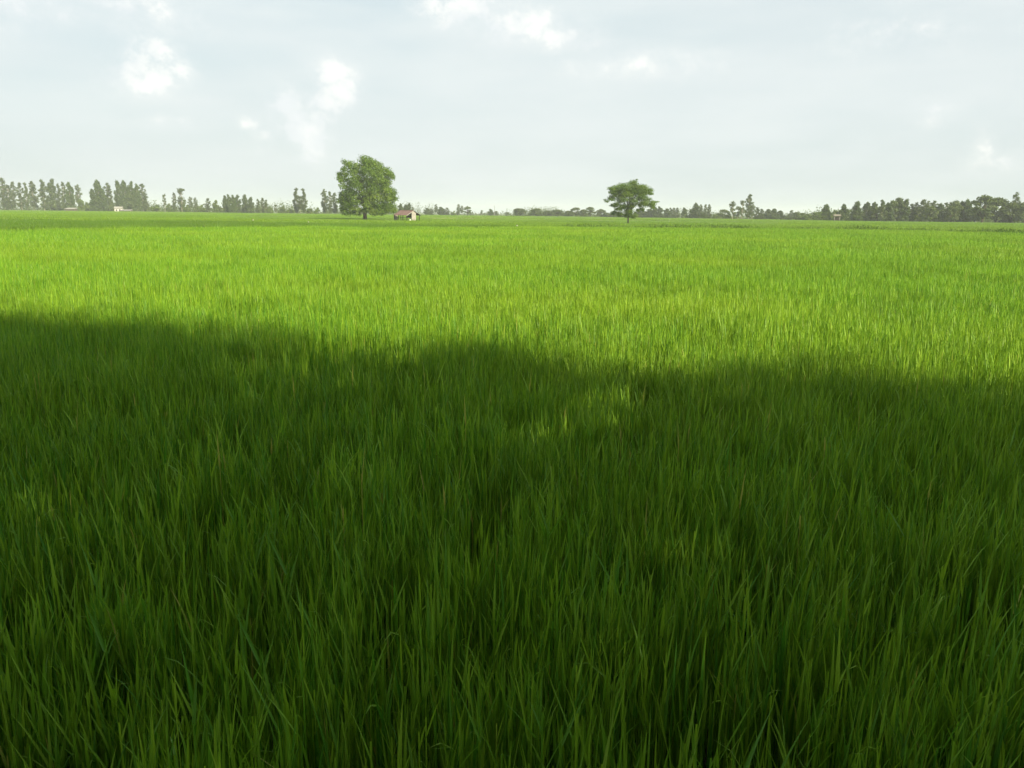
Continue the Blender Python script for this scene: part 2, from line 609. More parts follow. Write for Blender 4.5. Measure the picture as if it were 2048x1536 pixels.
def rice_object(name, pts, mat, label, height=None):
    """one planting: blades of every kind plus the points they are repeated on"""
    r = np.random.default_rng(int(abs(pts[:, 0]).sum()) % 9999)
    V, Q, T, VID = [], [], [], []
    base = {}
    nv = 0
    vid = 0
    for l in sorted(set(pts[:, 2].astype(int))):
        base[l] = vid
        for (v, q, t) in lod_geo(l):
            V.append(v); Q.append(q + nv); T.append(t); VID.append(np.full(len(v), vid))
            nv += len(v)
            vid += 1
    n = len(pts)
    hs = np.ones(n) if height is None else height(pts[:, 0], pts[:, 1])
    hs = hs * (1 + swell(pts[:, 0], pts[:, 1]) + r.normal(0, .03, n))
    pos = np.stack([pts[:, 0], pts[:, 1], np.zeros(n)], 1)
    pick = np.array([base[int(l)] + r.integers(0, LODS[int(l)]['cnt']) for l in pts[:, 2]])
    rot = r.integers(0, 4, n) * (math.pi / 2) + r.normal(0, .12, n)
    allv = np.concatenate(V + [pos])
    z = np.zeros
    attrs = {'tint': ('FLOAT', np.concatenate(T + [z(n)]).astype(np.float32)),
             'vid': ('INT', np.concatenate(VID + [np.full(n, -1)]).astype(np.int32)),
             'pick': ('INT', np.concatenate([np.full(nv, -1), pick]).astype(np.int32)),
             'rotz': ('FLOAT', np.concatenate([z(nv), rot]).astype(np.float32)),
             'scl': ('FLOAT_VECTOR', np.concatenate([np.ones((nv, 3)), np.stack([np.ones(n), np.ones(n), hs], 1)]).astype(np.float32))}
    me = mesh_np(name, allv, np.concatenate(Q), mat, attrs)
    o = link(name, me)
    tag(o, label, 'rice', kind='stuff')
    ng = bpy.data.node_groups.new(name + '_planting', 'GeometryNodeTree')
    ng.interface.new_socket('Geometry', in_out='INPUT', socket_type='NodeSocketGeometry')
    ng.interface.new_socket('Geometry', in_out='OUTPUT', socket_type='NodeSocketGeometry')
    N = ng.nodes.new
    K = ng.links.new
    gi, go = N('NodeGroupInput'), N('NodeGroupOutput')

    def attr(nm, typ):
        a = N('GeometryNodeInputNamedAttribute')
        a.data_type = typ
        a.inputs['Name'].default_value = nm
        return a.outputs['Attribute']
    a_vid, a_pick = attr('vid', 'INT'), attr('pick', 'INT')
    a_rot, a_scl = attr('rotz', 'FLOAT'), attr('scl', 'FLOAT_VECTOR')
    cx = N('ShaderNodeCombineXYZ')
    K(a_rot, cx.inputs[2])
    e2r = N('FunctionNodeEulerToRotation')
    K(cx.outputs[0], e2r.inputs[0])

    def equal(sock, k):
        c = N('FunctionNodeCompare')
        c.data_type = 'INT'
        c.operation = 'EQUAL'
        K(sock, c.inputs[2])
        c.inputs[3].default_value = k
        return c.outputs[0]

    def part(sock, k):
        s = N('GeometryNodeSeparateGeometry')
        s.domain = 'POINT'
        K(gi.outputs[0], s.inputs[0])
        K(equal(sock, k), s.inputs[1])
        return s.outputs[0]
    jn = N('GeometryNodeJoinGeometry')
    for k in range(vid):
        ip = N('GeometryNodeInstanceOnPoints')
        K(part(a_pick, k), ip.inputs['Points'])
        K(part(a_vid, k), ip.inputs['Instance'])
        K(e2r.outputs[0], ip.inputs['Rotation'])
        K(a_scl, ip.inputs['Scale'])
        K(ip.outputs[0], jn.inputs[0])
    K(jn.outputs[0], go.inputs[0])
    md = o.modifiers.new('planting', 'NODES')
    md.node_group = ng
    return o


# where hut and lone trees stand the planting stays open
HUT = at(814, 436, 178)
BIG = at(730, 437, 190)
FLAT = at(1256, 445, 176)


def clear(X, Y, s):
    ok = np.ones(X.size, bool)
    for c, rad in ((HUT, 4.4), (BIG, 3.0), (FLAT, 2.0)):
        ok &= np.hypot(X - c[0], Y - c[1]) > rad + s * .4
    return ok


def t_near(X, Y, s):
    u = X / Y
    return Y < b1(u) - .5 * s


def t_dark(X, Y, s):
    u = X / Y
    return (Y > b1(u) + .8 + .5 * s) & (Y < b2(u) - .5 * s) & (b2(u) > b1(u) + 1)


def t_far(X, Y, s):
    u = X / Y
    return (Y > np.maximum(b1(u) + 1.6, b2(u) + .6) + .5 * s) & (Y < back(u)) & clear(X, Y, s)


def h_far(X, Y):
    u = X / Y
    young = (u > -.36) & (u < .34) & (Y > 128) & (Y < 235)
    return np.where(young, .42, .92)


rice_object('rice_crop', scatter(t_near, 1), M['rice'],
            'tall bright green rice filling the near paddy, shaded in the foreground')
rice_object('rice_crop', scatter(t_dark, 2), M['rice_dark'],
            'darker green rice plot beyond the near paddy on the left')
rice_object('rice_crop', scatter(t_far, 3), M['rice_far'],
            'pale far rice plots reaching back to the tree line', h_far)


# ------------------------------------------------------------------ bund weeds and track

def weed_mesh(name, pts, hgt, mat, seed, width=.03, per=6):
    r = np.random.default_rng(seed)
    V, Q, T = [], [], []
    nv = 0
    for (x, y, z, h) in pts:
        v, q, t = blades(per, .35, r, 3, width, hgt * h, 2, .35, False, 16, False)
        V.append(v * np.array([1, 1, 1]) + np.array([x, y, z]))
        Q.append(q + nv)
        T.append(t)
        nv += len(v)
    return mesh_np(name, np.concatenate(V), np.concatenate(Q), mat, {'tint': ('FLOAT', np.concatenate(T).astype(np.float32))})


def bund_ridge(name, us, off, h, w, mat):
    mb = MB()
    for u in us:
        y = float(b1(u)) + off
        x = u * y
        for (dy, z) in ((-w, -.03), (-w * .45, h * .9), (w * .45, h), (w, -.03)):
            mb.v.append((x, y + dy, z))
    for i in range(len(us) - 1):
        for k in range(3):
            a = i * 4 + k
            mb.f.append((a, a + 4, a + 5, a + 1))
    return mb.build(name, mat, smooth=True)


tag(bund_ridge('bund', np.linspace(-.95, .95, 120), .5, .42, .55, M['mud']), kind='structure')
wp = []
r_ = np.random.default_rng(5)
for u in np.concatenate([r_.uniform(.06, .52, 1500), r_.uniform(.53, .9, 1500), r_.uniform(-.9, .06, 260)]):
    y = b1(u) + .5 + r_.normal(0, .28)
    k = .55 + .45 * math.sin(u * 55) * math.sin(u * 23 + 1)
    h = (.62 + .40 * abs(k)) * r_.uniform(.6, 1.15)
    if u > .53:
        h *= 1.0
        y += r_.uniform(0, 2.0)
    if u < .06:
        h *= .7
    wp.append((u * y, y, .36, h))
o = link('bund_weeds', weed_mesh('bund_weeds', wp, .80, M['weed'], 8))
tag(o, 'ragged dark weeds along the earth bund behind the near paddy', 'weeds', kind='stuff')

# pale farm track beyond the lone trees
mb = MB()
us = np.linspace(-.10, .22, 60)
for u in us:
    y = 262 + 26 * math.sin(u * 6)
    for (dy, z) in ((-3.5, 0), (-2.2, .72), (2.2, .80), (3.5, 0)):
        mb.v.append((u * y, y + dy, z))
for i in range(len(us) - 1):
    for k in range(3):
        a = i * 4 + k
        mb.f.append((a, a + 4, a + 5, a + 1))
tag(mb.build('track', M['track'], smooth=True), kind='structure')

# ------------------------------------------------------------------ trees


def leaf_cloud(name, lobes, n, size, mat, seed, shell=.55, up=.35, keep=None, aspect=.6, zs=1.0):
    """leaves spread through overlapping lobes (centre xyz, radii xyz, weight)"""
    r = np.random.default_rng(seed)
    L = np.array([l[:6] for l in lobes], float)
    w = np.array([l[6] if len(l) > 6 else l[3] * l[5] for l in lobes], float)
    pick = r.choice(len(L), n, p=w / w.sum())
    d = r.normal(0, 1, (n, 3))
    d /= np.linalg.norm(d, axis=1)[:, None]
    rad = r.uniform(0, 1, n) ** shell * r.uniform(.82, 1.18, n)
    c = L[pick, :3] + d * rad[:, None] * L[pick, 3:6]
    if keep is not None:
        k = keep(c, r)
        c, d, pick = c[k], d[k], pick[k]
        n = len(c)
    nrm = d * .6 + r.normal(0, .6, (n, 3))
    nrm[:, 2] += up
    nrm /= np.linalg.norm(nrm, axis=1)[:, None]
    a = r.normal(0, 1, (n, 3))
    a -= nrm * (a * nrm).sum(1)[:, None]
    a /= np.linalg.norm(a, axis=1)[:, None]
    b = np.cross(nrm, a)
    s = size * np.clip(r.normal(1, .3, n), .4, 1.8)
    l_, h_ = a * (s * .5)[:, None], b * (s * .5 * aspect)[:, None]
    l_[:, 2] /= zs
    h_[:, 2] /= zs
    V = np.stack([c - l_, c - h_ + nrm * (s * .05 / max(1, zs))[:, None], c + l_, c + h_ + nrm * (s * .05 / max(1, zs))[:, None]], 1).reshape(-1, 3)
    Q = np.arange(n * 4).reshape(n, 4)
    lt = r.uniform(0, 1, len(L))
    tint = np.clip(lt[pick] * .5 + r.uniform(0, .5, n), 0, 1)
    return mesh_np(name, V, Q, mat, {'tint': ('FLOAT', np.repeat(tint, 4).astype(np.float32))})


def limb(mb, p0, p1, r0, r1, r, wig=.08, n=6, seg=4):
    p0, p1 = Vector(p0), Vector(p1)
    L = (p1 - p0).length
    pts, rad = [], []
    for k in range(seg + 1):
        t = k / seg
        p = p0.lerp(p1, t)
        if 0 < k < seg:
            p += Vector(r.normal(0, 1, 3)) * L * wig * .5
        p.z += L * .10 * math.sin(t * math.pi)
        pts.append(p)
        rad.append(r0 + (r1 - r0) * t)
    mb.tube(pts, rad, n)


def tree_of(name, label, cat, loc, lobes, n, size, leafmat, barkmat, trunk_r, fork_z, seed, group=None, rz=0, **kw):
    root = empty(name, loc, rz)
    tag(root, label, cat, group)
    r = np.random.default_rng(seed)
    mb = MB()
    mb.tube([(0, 0, -.1), (.02, 0, fork_z * .12), (.0, .02, fork_z * .6), (.05, 0, fork_z)],
            [trunk_r * 1.5, trunk_r * 1.1, trunk_r * .95, trunk_r * .85], 9)
    for l in sorted(lobes, key=lambda q: -q[3])[:kw.pop('limbs', 22)]:
        limb(mb, (.03, 0, fork_z * r.uniform(.8, 1.0)), (l[0] * .92, l[1] * .92, l[2]), trunk_r * r.uniform(.3, .5), trunk_r * .06, r)
    mb.build('trunk', barkmat, root, True)
    link('crown', leaf_cloud('crown', lobes, n, size, leafmat, seed + 1, **kw), root)
    return root


# the great round tree: lobes read as places in its outline, with depth of their own
rr = random.Random(3)
sc_ = 190 / F0 / 5.69
big = []
for (x, y, q) in [(535, 185, 62), (600, 215, 66), (665, 235, 62), (540, 250, 60), (735, 285, 62), (800, 320, 52), (835, 355, 40), (380, 235, 58), (330, 215, 40),
                  (300, 300, 40), (255, 345, 42), (250, 395, 42), (290, 425, 40), (410, 300, 62), (640, 320, 80), (570, 300, 50), (450, 390, 70), (710, 370, 80), (350, 395, 40),
                  (600, 410, 75), (770, 420, 62), (400, 460, 66), (500, 480, 70), (660, 480, 85), (760, 505, 75), (835, 530, 52), (330, 530, 60),
                  (420, 560, 75), (560, 570, 80), (690, 590, 85), (800, 600, 68), (845, 590, 40), (270, 580, 52), (240, 640, 46), (330, 640, 68), (460, 650, 66), (590, 670, 70),
                  (720, 690, 75), (820, 680, 55), (280, 710, 55), (370, 700, 55), (650, 740, 55), (760, 745, 50), (830, 735, 42), (290, 765, 38), (480, 730, 45),
                  (560, 725, 45), (455, 775, 28), (690, 765, 40), (470, 310, 42), (500, 375, 44), (555, 345, 34), (465, 255, 36), (330, 340, 36), (310, 470, 40), (350, 768, 40), (620, 775, 38), (400, 742, 42)]:
    X, Z, R_ = (x - 515) * sc_, (850 - y) * sc_ * .962, q * sc_
    hw = max(.4, 7.6 * math.sqrt(max(.06, 1 - ((x - 540) / 360) ** 2)) * (.75 + .25 * math.sin((850 - y) / 720 * math.pi)))
    for k in range(3):
        dy = (-1, 1, 0)[k] * hw * rr.uniform(.45, .95) + rr.uniform(-.6, .6)
        sx = X * rr.uniform(.86, 1.0) + (0 if k < 2 else rr.uniform(-.3, .3))
        if k == 2:
            sx = X
        big.append((sx, dy, Z + rr.uniform(-.3, .3), R_ * .95, R_ * 1.02, R_ * .84, R_ ** 2))
tree_of('rain_tree', 'great round crowned tree standing beside the red roofed field hut', 'tree',
        (BIG[0], BIG[1], .15), big, 40000, .30, M['tree_big'], M['bark'], .42, 2.6, 11, limbs=34, shell=.42)

# the spreading tree with tiered branches
sc_ = 176 / F0 / 12.8
flat = []
for (x, y, a, b) in [(930, 275, 95, 55), (1010, 235, 40, 18), (690, 350, 130, 45), (500, 410, 130, 45), (370, 440, 70, 30), (1180, 375, 140, 48), (1350, 430, 110, 42),
                     (1000, 390, 150, 60), (830, 420, 150, 50), (420, 490, 80, 32), (640, 470, 110, 40), (1230, 500, 140, 50), (1400, 540, 70, 24), (1020, 520, 140, 50),
                     (800, 560, 140, 44), (600, 620, 110, 30), (390, 655, 90, 26), (300, 700, 55, 22), (680, 710, 120, 40), (930, 690, 110, 44),
                     (1180, 640, 130, 40), (1330, 660, 90, 30), (1240, 740, 110, 44), (1400, 790, 110, 50), (1480, 850, 60, 32), (1560, 718, 75, 14),
                     (520, 790, 100, 32), (700, 840, 120, 44), (920, 820, 110, 48), (440, 830, 60, 20), (1120, 800, 80, 36), (570, 900, 90, 34), (860, 930, 120, 48),
                     (470, 1010, 70, 36), (620, 1040, 90, 40), (840, 1040, 110, 44), (1000, 1080, 80, 36), (1080, 960, 50, 30), (1210, 900, 40, 40), (1490, 735, 60, 22)]:
    X, Z, A, B_ = (x - 855) * sc_, (1270 - y) * sc_, a * sc_, b * sc_
    hw = 4.6 * math.sqrt(max(.05, 1 - ((x - 880) / 690) ** 2)) * (1 if y < 800 else .6)
    for k in range(3):
        dy = (-1, 1, 0)[k] * hw * rr.uniform(.4, .95) + rr.uniform(-.3, .3)
        flat.append((X * (rr.uniform(.85, 1) if k < 2 else 1), dy, Z + rr.uniform(-.3, .3), A * 1.12, A * 1.1, B_ * 1.6, A * B_))
for i in range(26):
    a_, t_ = rr.uniform(0, 2 * math.pi), math.sqrt(rr.uniform(0, 1))
    X, Y_ = math.cos(a_) * t_ * 460 * sc_, math.sin(a_) * t_ * 430 * sc_
    Z = (1270 - 640 + 330 * math.sqrt(max(0, 1 - t_ ** 2)) * rr.uniform(.35, 1)) * sc_
    flat.append((X, Y_, Z, 105 * sc_, 105 * sc_, 58 * sc_, 4200 * sc_ * sc_))
tree_of('spreading_tree', 'flat topped spreading tree with tiered branches alone in the field', 'tree',
        (FLAT[0], FLAT[1], .1), flat, 46000, .20, M['tree_flat'], M['bark'], .16, 1.7, 21, limbs=26, up=.5, aspect=.5, shell=.55)


# tree kinds for the far rows, one unit high and one unit wide, shared by the individuals
def euc_kind(seed, sparse=1.0, start=.14, n=3600, mat='euc', zf=.30, zs=3.6):
    r = np.random.default_rng(seed)
    lobes = []
    k = 64
    for i in range(k):
        t = (i + r.uniform(0, 1)) / k
        z = start + (0.97 - start) * t
        prof = .37 * min(1, t * 4 + .55) * math.sqrt(max(.02, 1 - max(0, (t - .5) / .52) ** 2))
        a = r.uniform(0, 2 * math.pi)
        d = prof * r.uniform(.2, .95) * (1 if t < .85 else .75)
        q = r.uniform(.13, .24) * (1.05 - .45 * t)
        lobes.append((math.cos(a) * d, math.sin(a) * d, z, q, q, q * zf, q * q))
    mb = MB()
    mb.tube([(0, 0, -.01), (.01, 0, .3), (-.012, .01, .65), (.0, 0, .93)], [.028, .022, .014, .004], 6)
    for l in lobes[::2]:
        mb.tube([(0, 0, l[2] - .10), (l[0] * .5, l[1] * .5, l[2] - .03), (l[0], l[1], l[2])], [.009, .006, .002], 4)
    return (leaf_cloud('euc_crown', lobes, int(n * sparse), .11, M[mat], seed, up=.1, aspect=.5, shell=.6, zs=zs), mb.mesh('euc_trunk', M['bark_pale'], True))


def round_kind(seed, n=3400, start=.13, kind='round', airy=False):
    r = np.random.default_rng(seed)
    lobes = []
    for i in range(30 if not airy else 22):
        a = r.uniform(0, 2 * math.pi)
        ph = r.uniform(-.5, 1)
        d = .40 * math.sqrt(max(0.02, 1 - ph ** 2 * .92)) * r.uniform(.5, 1)
        z = start + (.97 - start) * (.40 + .52 * ph)
        q = r.uniform(.11, .18) * (1 if not airy else .9)
        lobes.append((math.cos(a) * d, math.sin(a) * d, z, q, q, q * (.75 if not airy else .5), q * q))
    lobes.append((.02, .0, .86, .2, .2, .12, .03))
    lobes.append((-.12, .1, .80, .2, .2, .12, .03))
    lobes.append((.12, -.1, .78, .2, .2, .12, .03))
    mb = MB()
    mb.tube([(0, 0, -.01), (.01, 0, start * .6), (0, .01, start * 1.3)], [.045, .034, .026], 7)
    for l in lobes[::2]:
        mb.tube([(0, 0, start), (l[0] * .5, l[1] * .5, (start + l[2]) / 2 + .04), (l[0], l[1], l[2])], [.018, .011, .003], 4)
    return (leaf_cloud('round_crown', lobes, n, .075, M[kind], seed, aspect=.6, zs=1.1), mb.mesh('round_trunk', M['bark'], True))


def bush_kind(seed, n=1500, kind='bush'):
    r = np.random.default_rng(seed)
    lobes = []
    for i in range(18):
        a = r.uniform(0, 2 * math.pi)
        d = r.uniform(0, .42)
        z = r.uniform(.08, .95 - d * .9)
        q = r.uniform(.12, .2)
        lobes.append((math.cos(a) * d, math.sin(a) * d, max(.1, z - q * .3), q, q, q, q * q))
    mb = MB()
    for i in range(5):
        l = lobes[i]
        mb.tube([(l[0] * .1, l[1] * .1, -.01), (l[0] * .6, l[1] * .6, l[2] * .5), (l[0], l[1], l[2])], [.03, .02, .006], 5)
    return (leaf_cloud('bush_crown', lobes, n, .10, M[kind], seed, aspect=.65, zs=.6), mb.mesh('bush_trunk', M['bark'], True))


def sparse_kind(seed, n=1200):
    """thin crooked tree, foliage in separate tufts"""
    r = np.random.default_rng(seed)
    mb = MB()
    mb.tube([(0, 0, -.01), (.03, 0, .3), (-.02, .02, .6), (.05, 0, .9)], [.026, .022, .015, .004], 6)
    lobes = []
    for i in range(15):
        z = r.uniform(.30, .97)
        a = r.uniform(0, 2 * math.pi)
        d = r.uniform(.08, .40) * (1.1 - .5 * z)
        q = r.uniform(.10, .20)
        lobes.append((math.cos(a) * d, math.sin(a) * d, z - .04, q, q, q * .45, q))
        mb.tube([(0, 0, z - .16), (lobes[-1][0] * .6, lobes[-1][1] * .6, z - .09), lobes[-1][:3]], [.010, .007, .002], 4)
    return (leaf_cloud('sparse_crown', lobes, n, .10, M['euc'], seed, up=.1, aspect=.5, zs=2.2), mb.mesh('sparse_trunk', M['bark_pale'], True))


KINDS = {'e': [euc_kind(300 + i) for i in range(6)],
         'd': [euc_kind(330 + i, 1.5, .05, 3600, 'euc_full', .50, 2.0) for i in range(4)],
         'w': [euc_kind(350 + i, .55, .34) for i in range(3)],
         's': [sparse_kind(370 + i) for i in range(4)],
         'r': [round_kind(400 + i) for i in range(5)],
         'a': [round_kind(430 + i, 2400, .22, 'round', True) for i in range(3)],
         'b': [bush_kind(460 + i) for i in range(5)],
         'k': [bush_kind(480 + i, 1700, 'round') for i in range(3)]}
KNAME = {'e': 'eucalyptus_tree', 'd': 'eucalyptus_tree', 'w': 'eucalyptus_tree', 's': 'eucalyptus_tree', 'r': 'broadleaf_tree', 'a': 'broadleaf_tree',
         'b': 'bush', 'k': 'bush'}
KWORD = {'e': 'slim grey-green eucalyptus', 'd': 'full bushy eucalyptus', 'w': 'thin wispy eucalyptus', 's': 'sparse crooked tree',
         'r': 'round broadleaf tree', 'a': 'airy open crowned tree', 'b': 'low green bush', 'k': 'low dark bush'}
ORD = ['first', 'second', 'third', 'fourth', 'fifth', 'sixth', 'seventh', 'eighth', 'ninth', 'tenth', 'eleventh', 'twelfth', 'thirteenth', 'fourteenth',
       'fifteenth', 'sixteenth', 'seventeenth', 'eighteenth', 'nineteenth', 'twentieth', 'twenty-first', 'twenty-second', 'twenty-third', 'twenty-fourth', 'twenty-fifth']

# group phrase, depth, [(place, top, width in photo units, kind), ...] from left to right
ROWS = [
    ('far left row', 500, [(3, 354, 17, 'e'), (14, 368, 14, 'e'), (23, 362, 14, 'e'), (38, 364, 13, 'e'), (49, 364, 11, 'e'), (62, 361, 18, 'e'), (83, 358, 17, 'e'),
        (101, 358, 18, 'd'), (108, 402, 22, 'k'), (115, 366, 10, 'e'), (124, 362, 11, 'e'), (137, 365, 16, 'd'), (154, 368, 14, 'w'), (160, 396, 14, 'b'), (173, 403, 16, 'b')]),
    ('clump left of the white house', 480, [(184, 378, 16, 'd'), (194, 360, 20, 'd'), (203, 380, 15, 'd'), (214, 364, 16, 'e'), (220, 400, 20, 'k')]),
    ('clump behind the white house', 500, [(234, 361, 15, 'd'), (247, 361, 17, 'd'), (260, 363, 15, 'd'), (272, 368, 13, 'd'), (283, 366, 17, 'e'), (293, 400, 12, 'b')]),
    ('loose line left of the dark grove', 460, [(312, 408, 22, 'b'), (328, 387, 9, 's'), (338, 406, 18, 'b'), (347, 384, 9, 'e'), (361, 374, 22, 's'), (369, 404, 20, 'b'),
        (380, 393, 11, 'w'), (390, 394, 9, 'w'), (402, 409, 18, 'b'), (415, 396, 11, 'e')]),
    ('dark grove', 440, [(431, 400, 20, 'k'), (449, 391, 11, 'd'), (457, 389, 11, 'd'), (465, 390, 11, 'd'), (474, 390, 13, 'd'), (489, 389, 13, 'd'), (501, 394, 12, 'd'),
        (515, 397, 9, 'e'), (525, 395, 10, 'e'), (532, 399, 9, 'e')]),
    ('low line right of the dark grove', 420, [(540, 411, 12, 'b'), (551, 408, 8, 's'), (566, 411, 17, 'k'), (580, 415, 14, 'b')]),
    ('tall trio left of the great tree', 420, [(592, 375, 14, 'e'), (599, 392, 12, 'w'), (606, 376, 13, 'e')]),
    ('tall clump touching the great tree', 400, [(620, 415, 14, 'b'), (635, 413, 11, 'b'), (648, 377, 13, 'e'), (659, 382, 11, 'e'), (669, 384, 12, 'e'), (684, 380, 14, 'e')]),
    ('small clump above the hut roof', 380, [(801, 407, 10, 'd'), (811, 409, 10, 'd'), (818, 406, 10, 'd'), (825, 413, 6, 'w')]),
    ('distant clump right of the hut', 520, [(854, 416, 12, 'd'), (863, 417, 8, 'e'), (872, 408, 8, 'w'), (882, 414, 14, 'd'), (894, 415, 11, 'e'), (908, 421, 12, 'b'), (917, 408, 9, 'e'),
        (924, 411, 8, 'w'), (935, 412, 17, 'a')]),
    ('scattered trees beside the mast', 560, [(963, 420, 9, 's'), (981, 418, 11, 'd'), (992, 422, 12, 'r'), (1014, 424, 10, 'r')]),
    ('rounded line by the spreading tree', 450, [(1039, 416, 28, 'r'), (1056, 427, 18, 'b'), (1073, 417, 28, 'r'), (1095, 421, 24, 'r'), (1115, 419, 30, 'r'), (1138, 421, 22, 'r'), (1152, 414, 22, 'a'),
        (1168, 418, 18, 'r'), (1181, 413, 24, 'a'), (1203, 418, 20, 'r'), (1216, 424, 26, 'k'), (1234, 421, 20, 'k')]),
    ('low line behind the spreading tree', 430, [(1262, 420, 24, 'k'), (1282, 416, 18, 'd'), (1300, 418, 22, 'd'), (1310, 414, 14, 'd'), (1320, 413, 13, 'd'), (1334, 417, 14, 'd'), (1341, 415, 10, 'e'), (1348, 415, 10, 'e'),
        (1355, 415, 10, 'e'), (1369, 415, 11, 'd')]),
    ('clump right of the spreading tree', 400, [(1378, 428, 16, 'b'), (1386, 415, 14, 'd'), (1393, 406, 15, 'd'), (1402, 408, 10, 'e'), (1406, 426, 20, 'b'), (1411, 408, 9, 'e'), (1419, 408, 9, 'e'), (1432, 427, 16, 'b'),
        (1448, 418, 24, 'a')]),
    ('tall ragged clump', 360, [(1458, 425, 18, 'k'), (1467, 402, 18, 's'), (1477, 412, 20, 's'), (1486, 399, 16, 's'), (1500, 387, 15, 'e'), (1506, 408, 14, 'w'), (1515, 414, 13, 'e'), (1524, 417, 11, 'e')]),
    ('small line left of the scrub', 380, [(1530, 436, 18, 'k'), (1537, 418, 15, 'd'), (1549, 417, 16, 'd'), (1561, 421, 17, 'd'), (1575, 434, 28, 'k'), (1583, 420, 12, 'e'), (1593, 423, 15, 'r')]),
    ('scrub behind the stilt shelter', 340, [(1606, 425, 36, 'b'), (1628, 423, 36, 'b'), (1642, 420, 28, 'b'), (1672, 419, 34, 'b'), (1700, 418, 32, 'b'), (1722, 421, 26, 'b')]),
    ('spaced row by the stilt shelter', 300, [(1654, 409, 18, 'd'), (1681, 420, 17, 'd'), (1689, 408, 16, 'd'), (1716, 403, 19, 'd')]),
    ('dense right tree wall', 300, [(1736, 404, 18, 'd'), (1749, 404, 17, 'd'), (1758, 412, 26, 'r'), (1766, 399, 16, 'e'), (1777, 406, 20, 'd'), (1787, 399, 30, 'a'), (1800, 394, 32, 'r'), (1813, 398, 18, 'd'), (1825, 407, 18, 'e'),
        (1834, 404, 15, 'w'), (1841, 412, 28, 'r'), (1847, 398, 20, 'e'), (1858, 401, 16, 'w'), (1864, 410, 26, 'r'), (1870, 400, 18, 'e'), (1881, 407, 18, 'd'), (1893, 404, 17, 'e'), (1902, 403, 15, 'w'), (1906, 411, 28, 'r'), (1912, 400, 30, 'r'), (1925, 403, 18, 'd'), (1937, 399, 18, 'd')]),
    ('stand at the right edge', 285, [(1953, 412, 26, 'r'), (1971, 388, 52, 'a'), (1998, 392, 46, 'r'), (2013, 430, 24, 'k'), (2028, 403, 46, 'r'), (2035, 383, 17, 'w'), (2052, 404, 40, 'r')]),
]
r_ = np.random.default_rng(42)
for (phrase, depth, trees) in ROWS:
    cnt = {}
    tot_k = {}
    for t in trees:
        tot_k[t[3]] = tot_k.get(t[3], 0) + 1
    for (px, top, w, k) in trees:
        D = depth * r_.uniform(.97, 1.04)
        p = at(px, top, D)
        Hh = p[2]
        Wm = w * D / F0 * (1.35 if k in 'edw' else 1.3 if k == 's' else 1.15)
        me_c, me_t = KINDS[k][r_.integers(0, len(KINDS[k]))]
        root = empty(KNAME[k], (p[0], D, 0), r_.uniform(0, 6.28), (Wm, Wm, Hh))
        cnt[k] = cnt.get(k, 0) + 1
        if tot_k[k] == 1:
            lab = 'the only %s in the %s' % (KWORD[k], phrase)
        else:
            lab = '%s, %s from the left in the %s' % (KWORD[k], ORD[cnt[k] - 1], phrase)
        tag(root, lab, 'bush' if k in 'bk' else 'tree', phrase)
        link('trunk' if k not in 'bk' else 'stems', me_t, root)
        link('crown' if k not in 'bk' else 'foliage', me_c, root)

# the mass of scrub and woods beyond, too far to tell trees apart
lob = []
for i in range(420):
    u = r_.uniform(-.85, .85)
    D = r_.uniform(620, 760) if u < .3 else r_.uniform(430, 560)
    hh = (10.5 if u < -.1 else 8.0) * r_.uniform(.55, 1.25) * (.7 + .3 * math.sin(u * 37))
    q = r_.uniform(4, 9)
    lob.append((u * D, D, hh * .35, q, q * .6, hh * .62, q * hh))
o = link('distant_woods', leaf_cloud('distant_woods', lob, 60000, .8, M['round'], 77, aspect=.7))
tag(o, 'hazy band of distant scrub and woods along the horizon', 'woods', kind='stuff')
lob = []
for i in range(280):
    u = r_.uniform(.37, .85)
    D = r_.uniform(304, 326)
    hh = 5.0 * r_.uniform(.4, 1.25)
    q = r_.uniform(1.5, 3.0)
    lob.append((u * D, D, hh * .35, q, q * .6, hh * .6, q * hh))
o = link('undergrowth', leaf_cloud('undergrowth', lob, 26000, .42, M['round'], 78, aspect=.7))
tag(o, 'dark undergrowth at the foot of the tree wall on the right', 'undergrowth', kind='stuff')

lob = []
for i in range(420):
    u = r_.uniform(-.85, -.14)
    D = r_.uniform(505, 540) if u < -.42 else r_.uniform(440, 480)
    hh = 6.0 * r_.uniform(.3, 1.25)
    q = r_.uniform(2, 4.5)
    lob.append((u * D, D, hh * .35, q, q * .6, hh * .6, q * hh))
o = link('undergrowth', leaf_cloud('undergrowth', lob, 24000, .6, M['round'], 79, aspect=.7))
tag(o, 'hazy undergrowth along the foot of the left tree line', 'undergrowth', kind='stuff')
lob = []
for i in range(260):
    u = r_.uniform(.0, .40)
    D = r_.uniform(455, 485) if u < .2 else r_.uniform(405, 430)
    hh = 3.6 * r_.uniform(.35, 1.25)
    q = r_.uniform(2, 4.5)
    lob.append((u * D, D, hh * .35, q, q * .6, hh * .6, q * hh))
o = link('undergrowth', leaf_cloud('undergrowth', lob, 10000, .6, M['round'], 80, aspect=.7))
tag(o, 'low hazy undergrowth behind and around the spreading tree', 'undergrowth', kind='stuff')

# ------------------------------------------------------------------ field hut
HZ = .28
hut = empty('field_hut', (HUT[0], HUT[1], HZ), math.radians(-42))
tag(hut, 'small open field hut with rusty red tin roof and pale gable wall', 'hut')
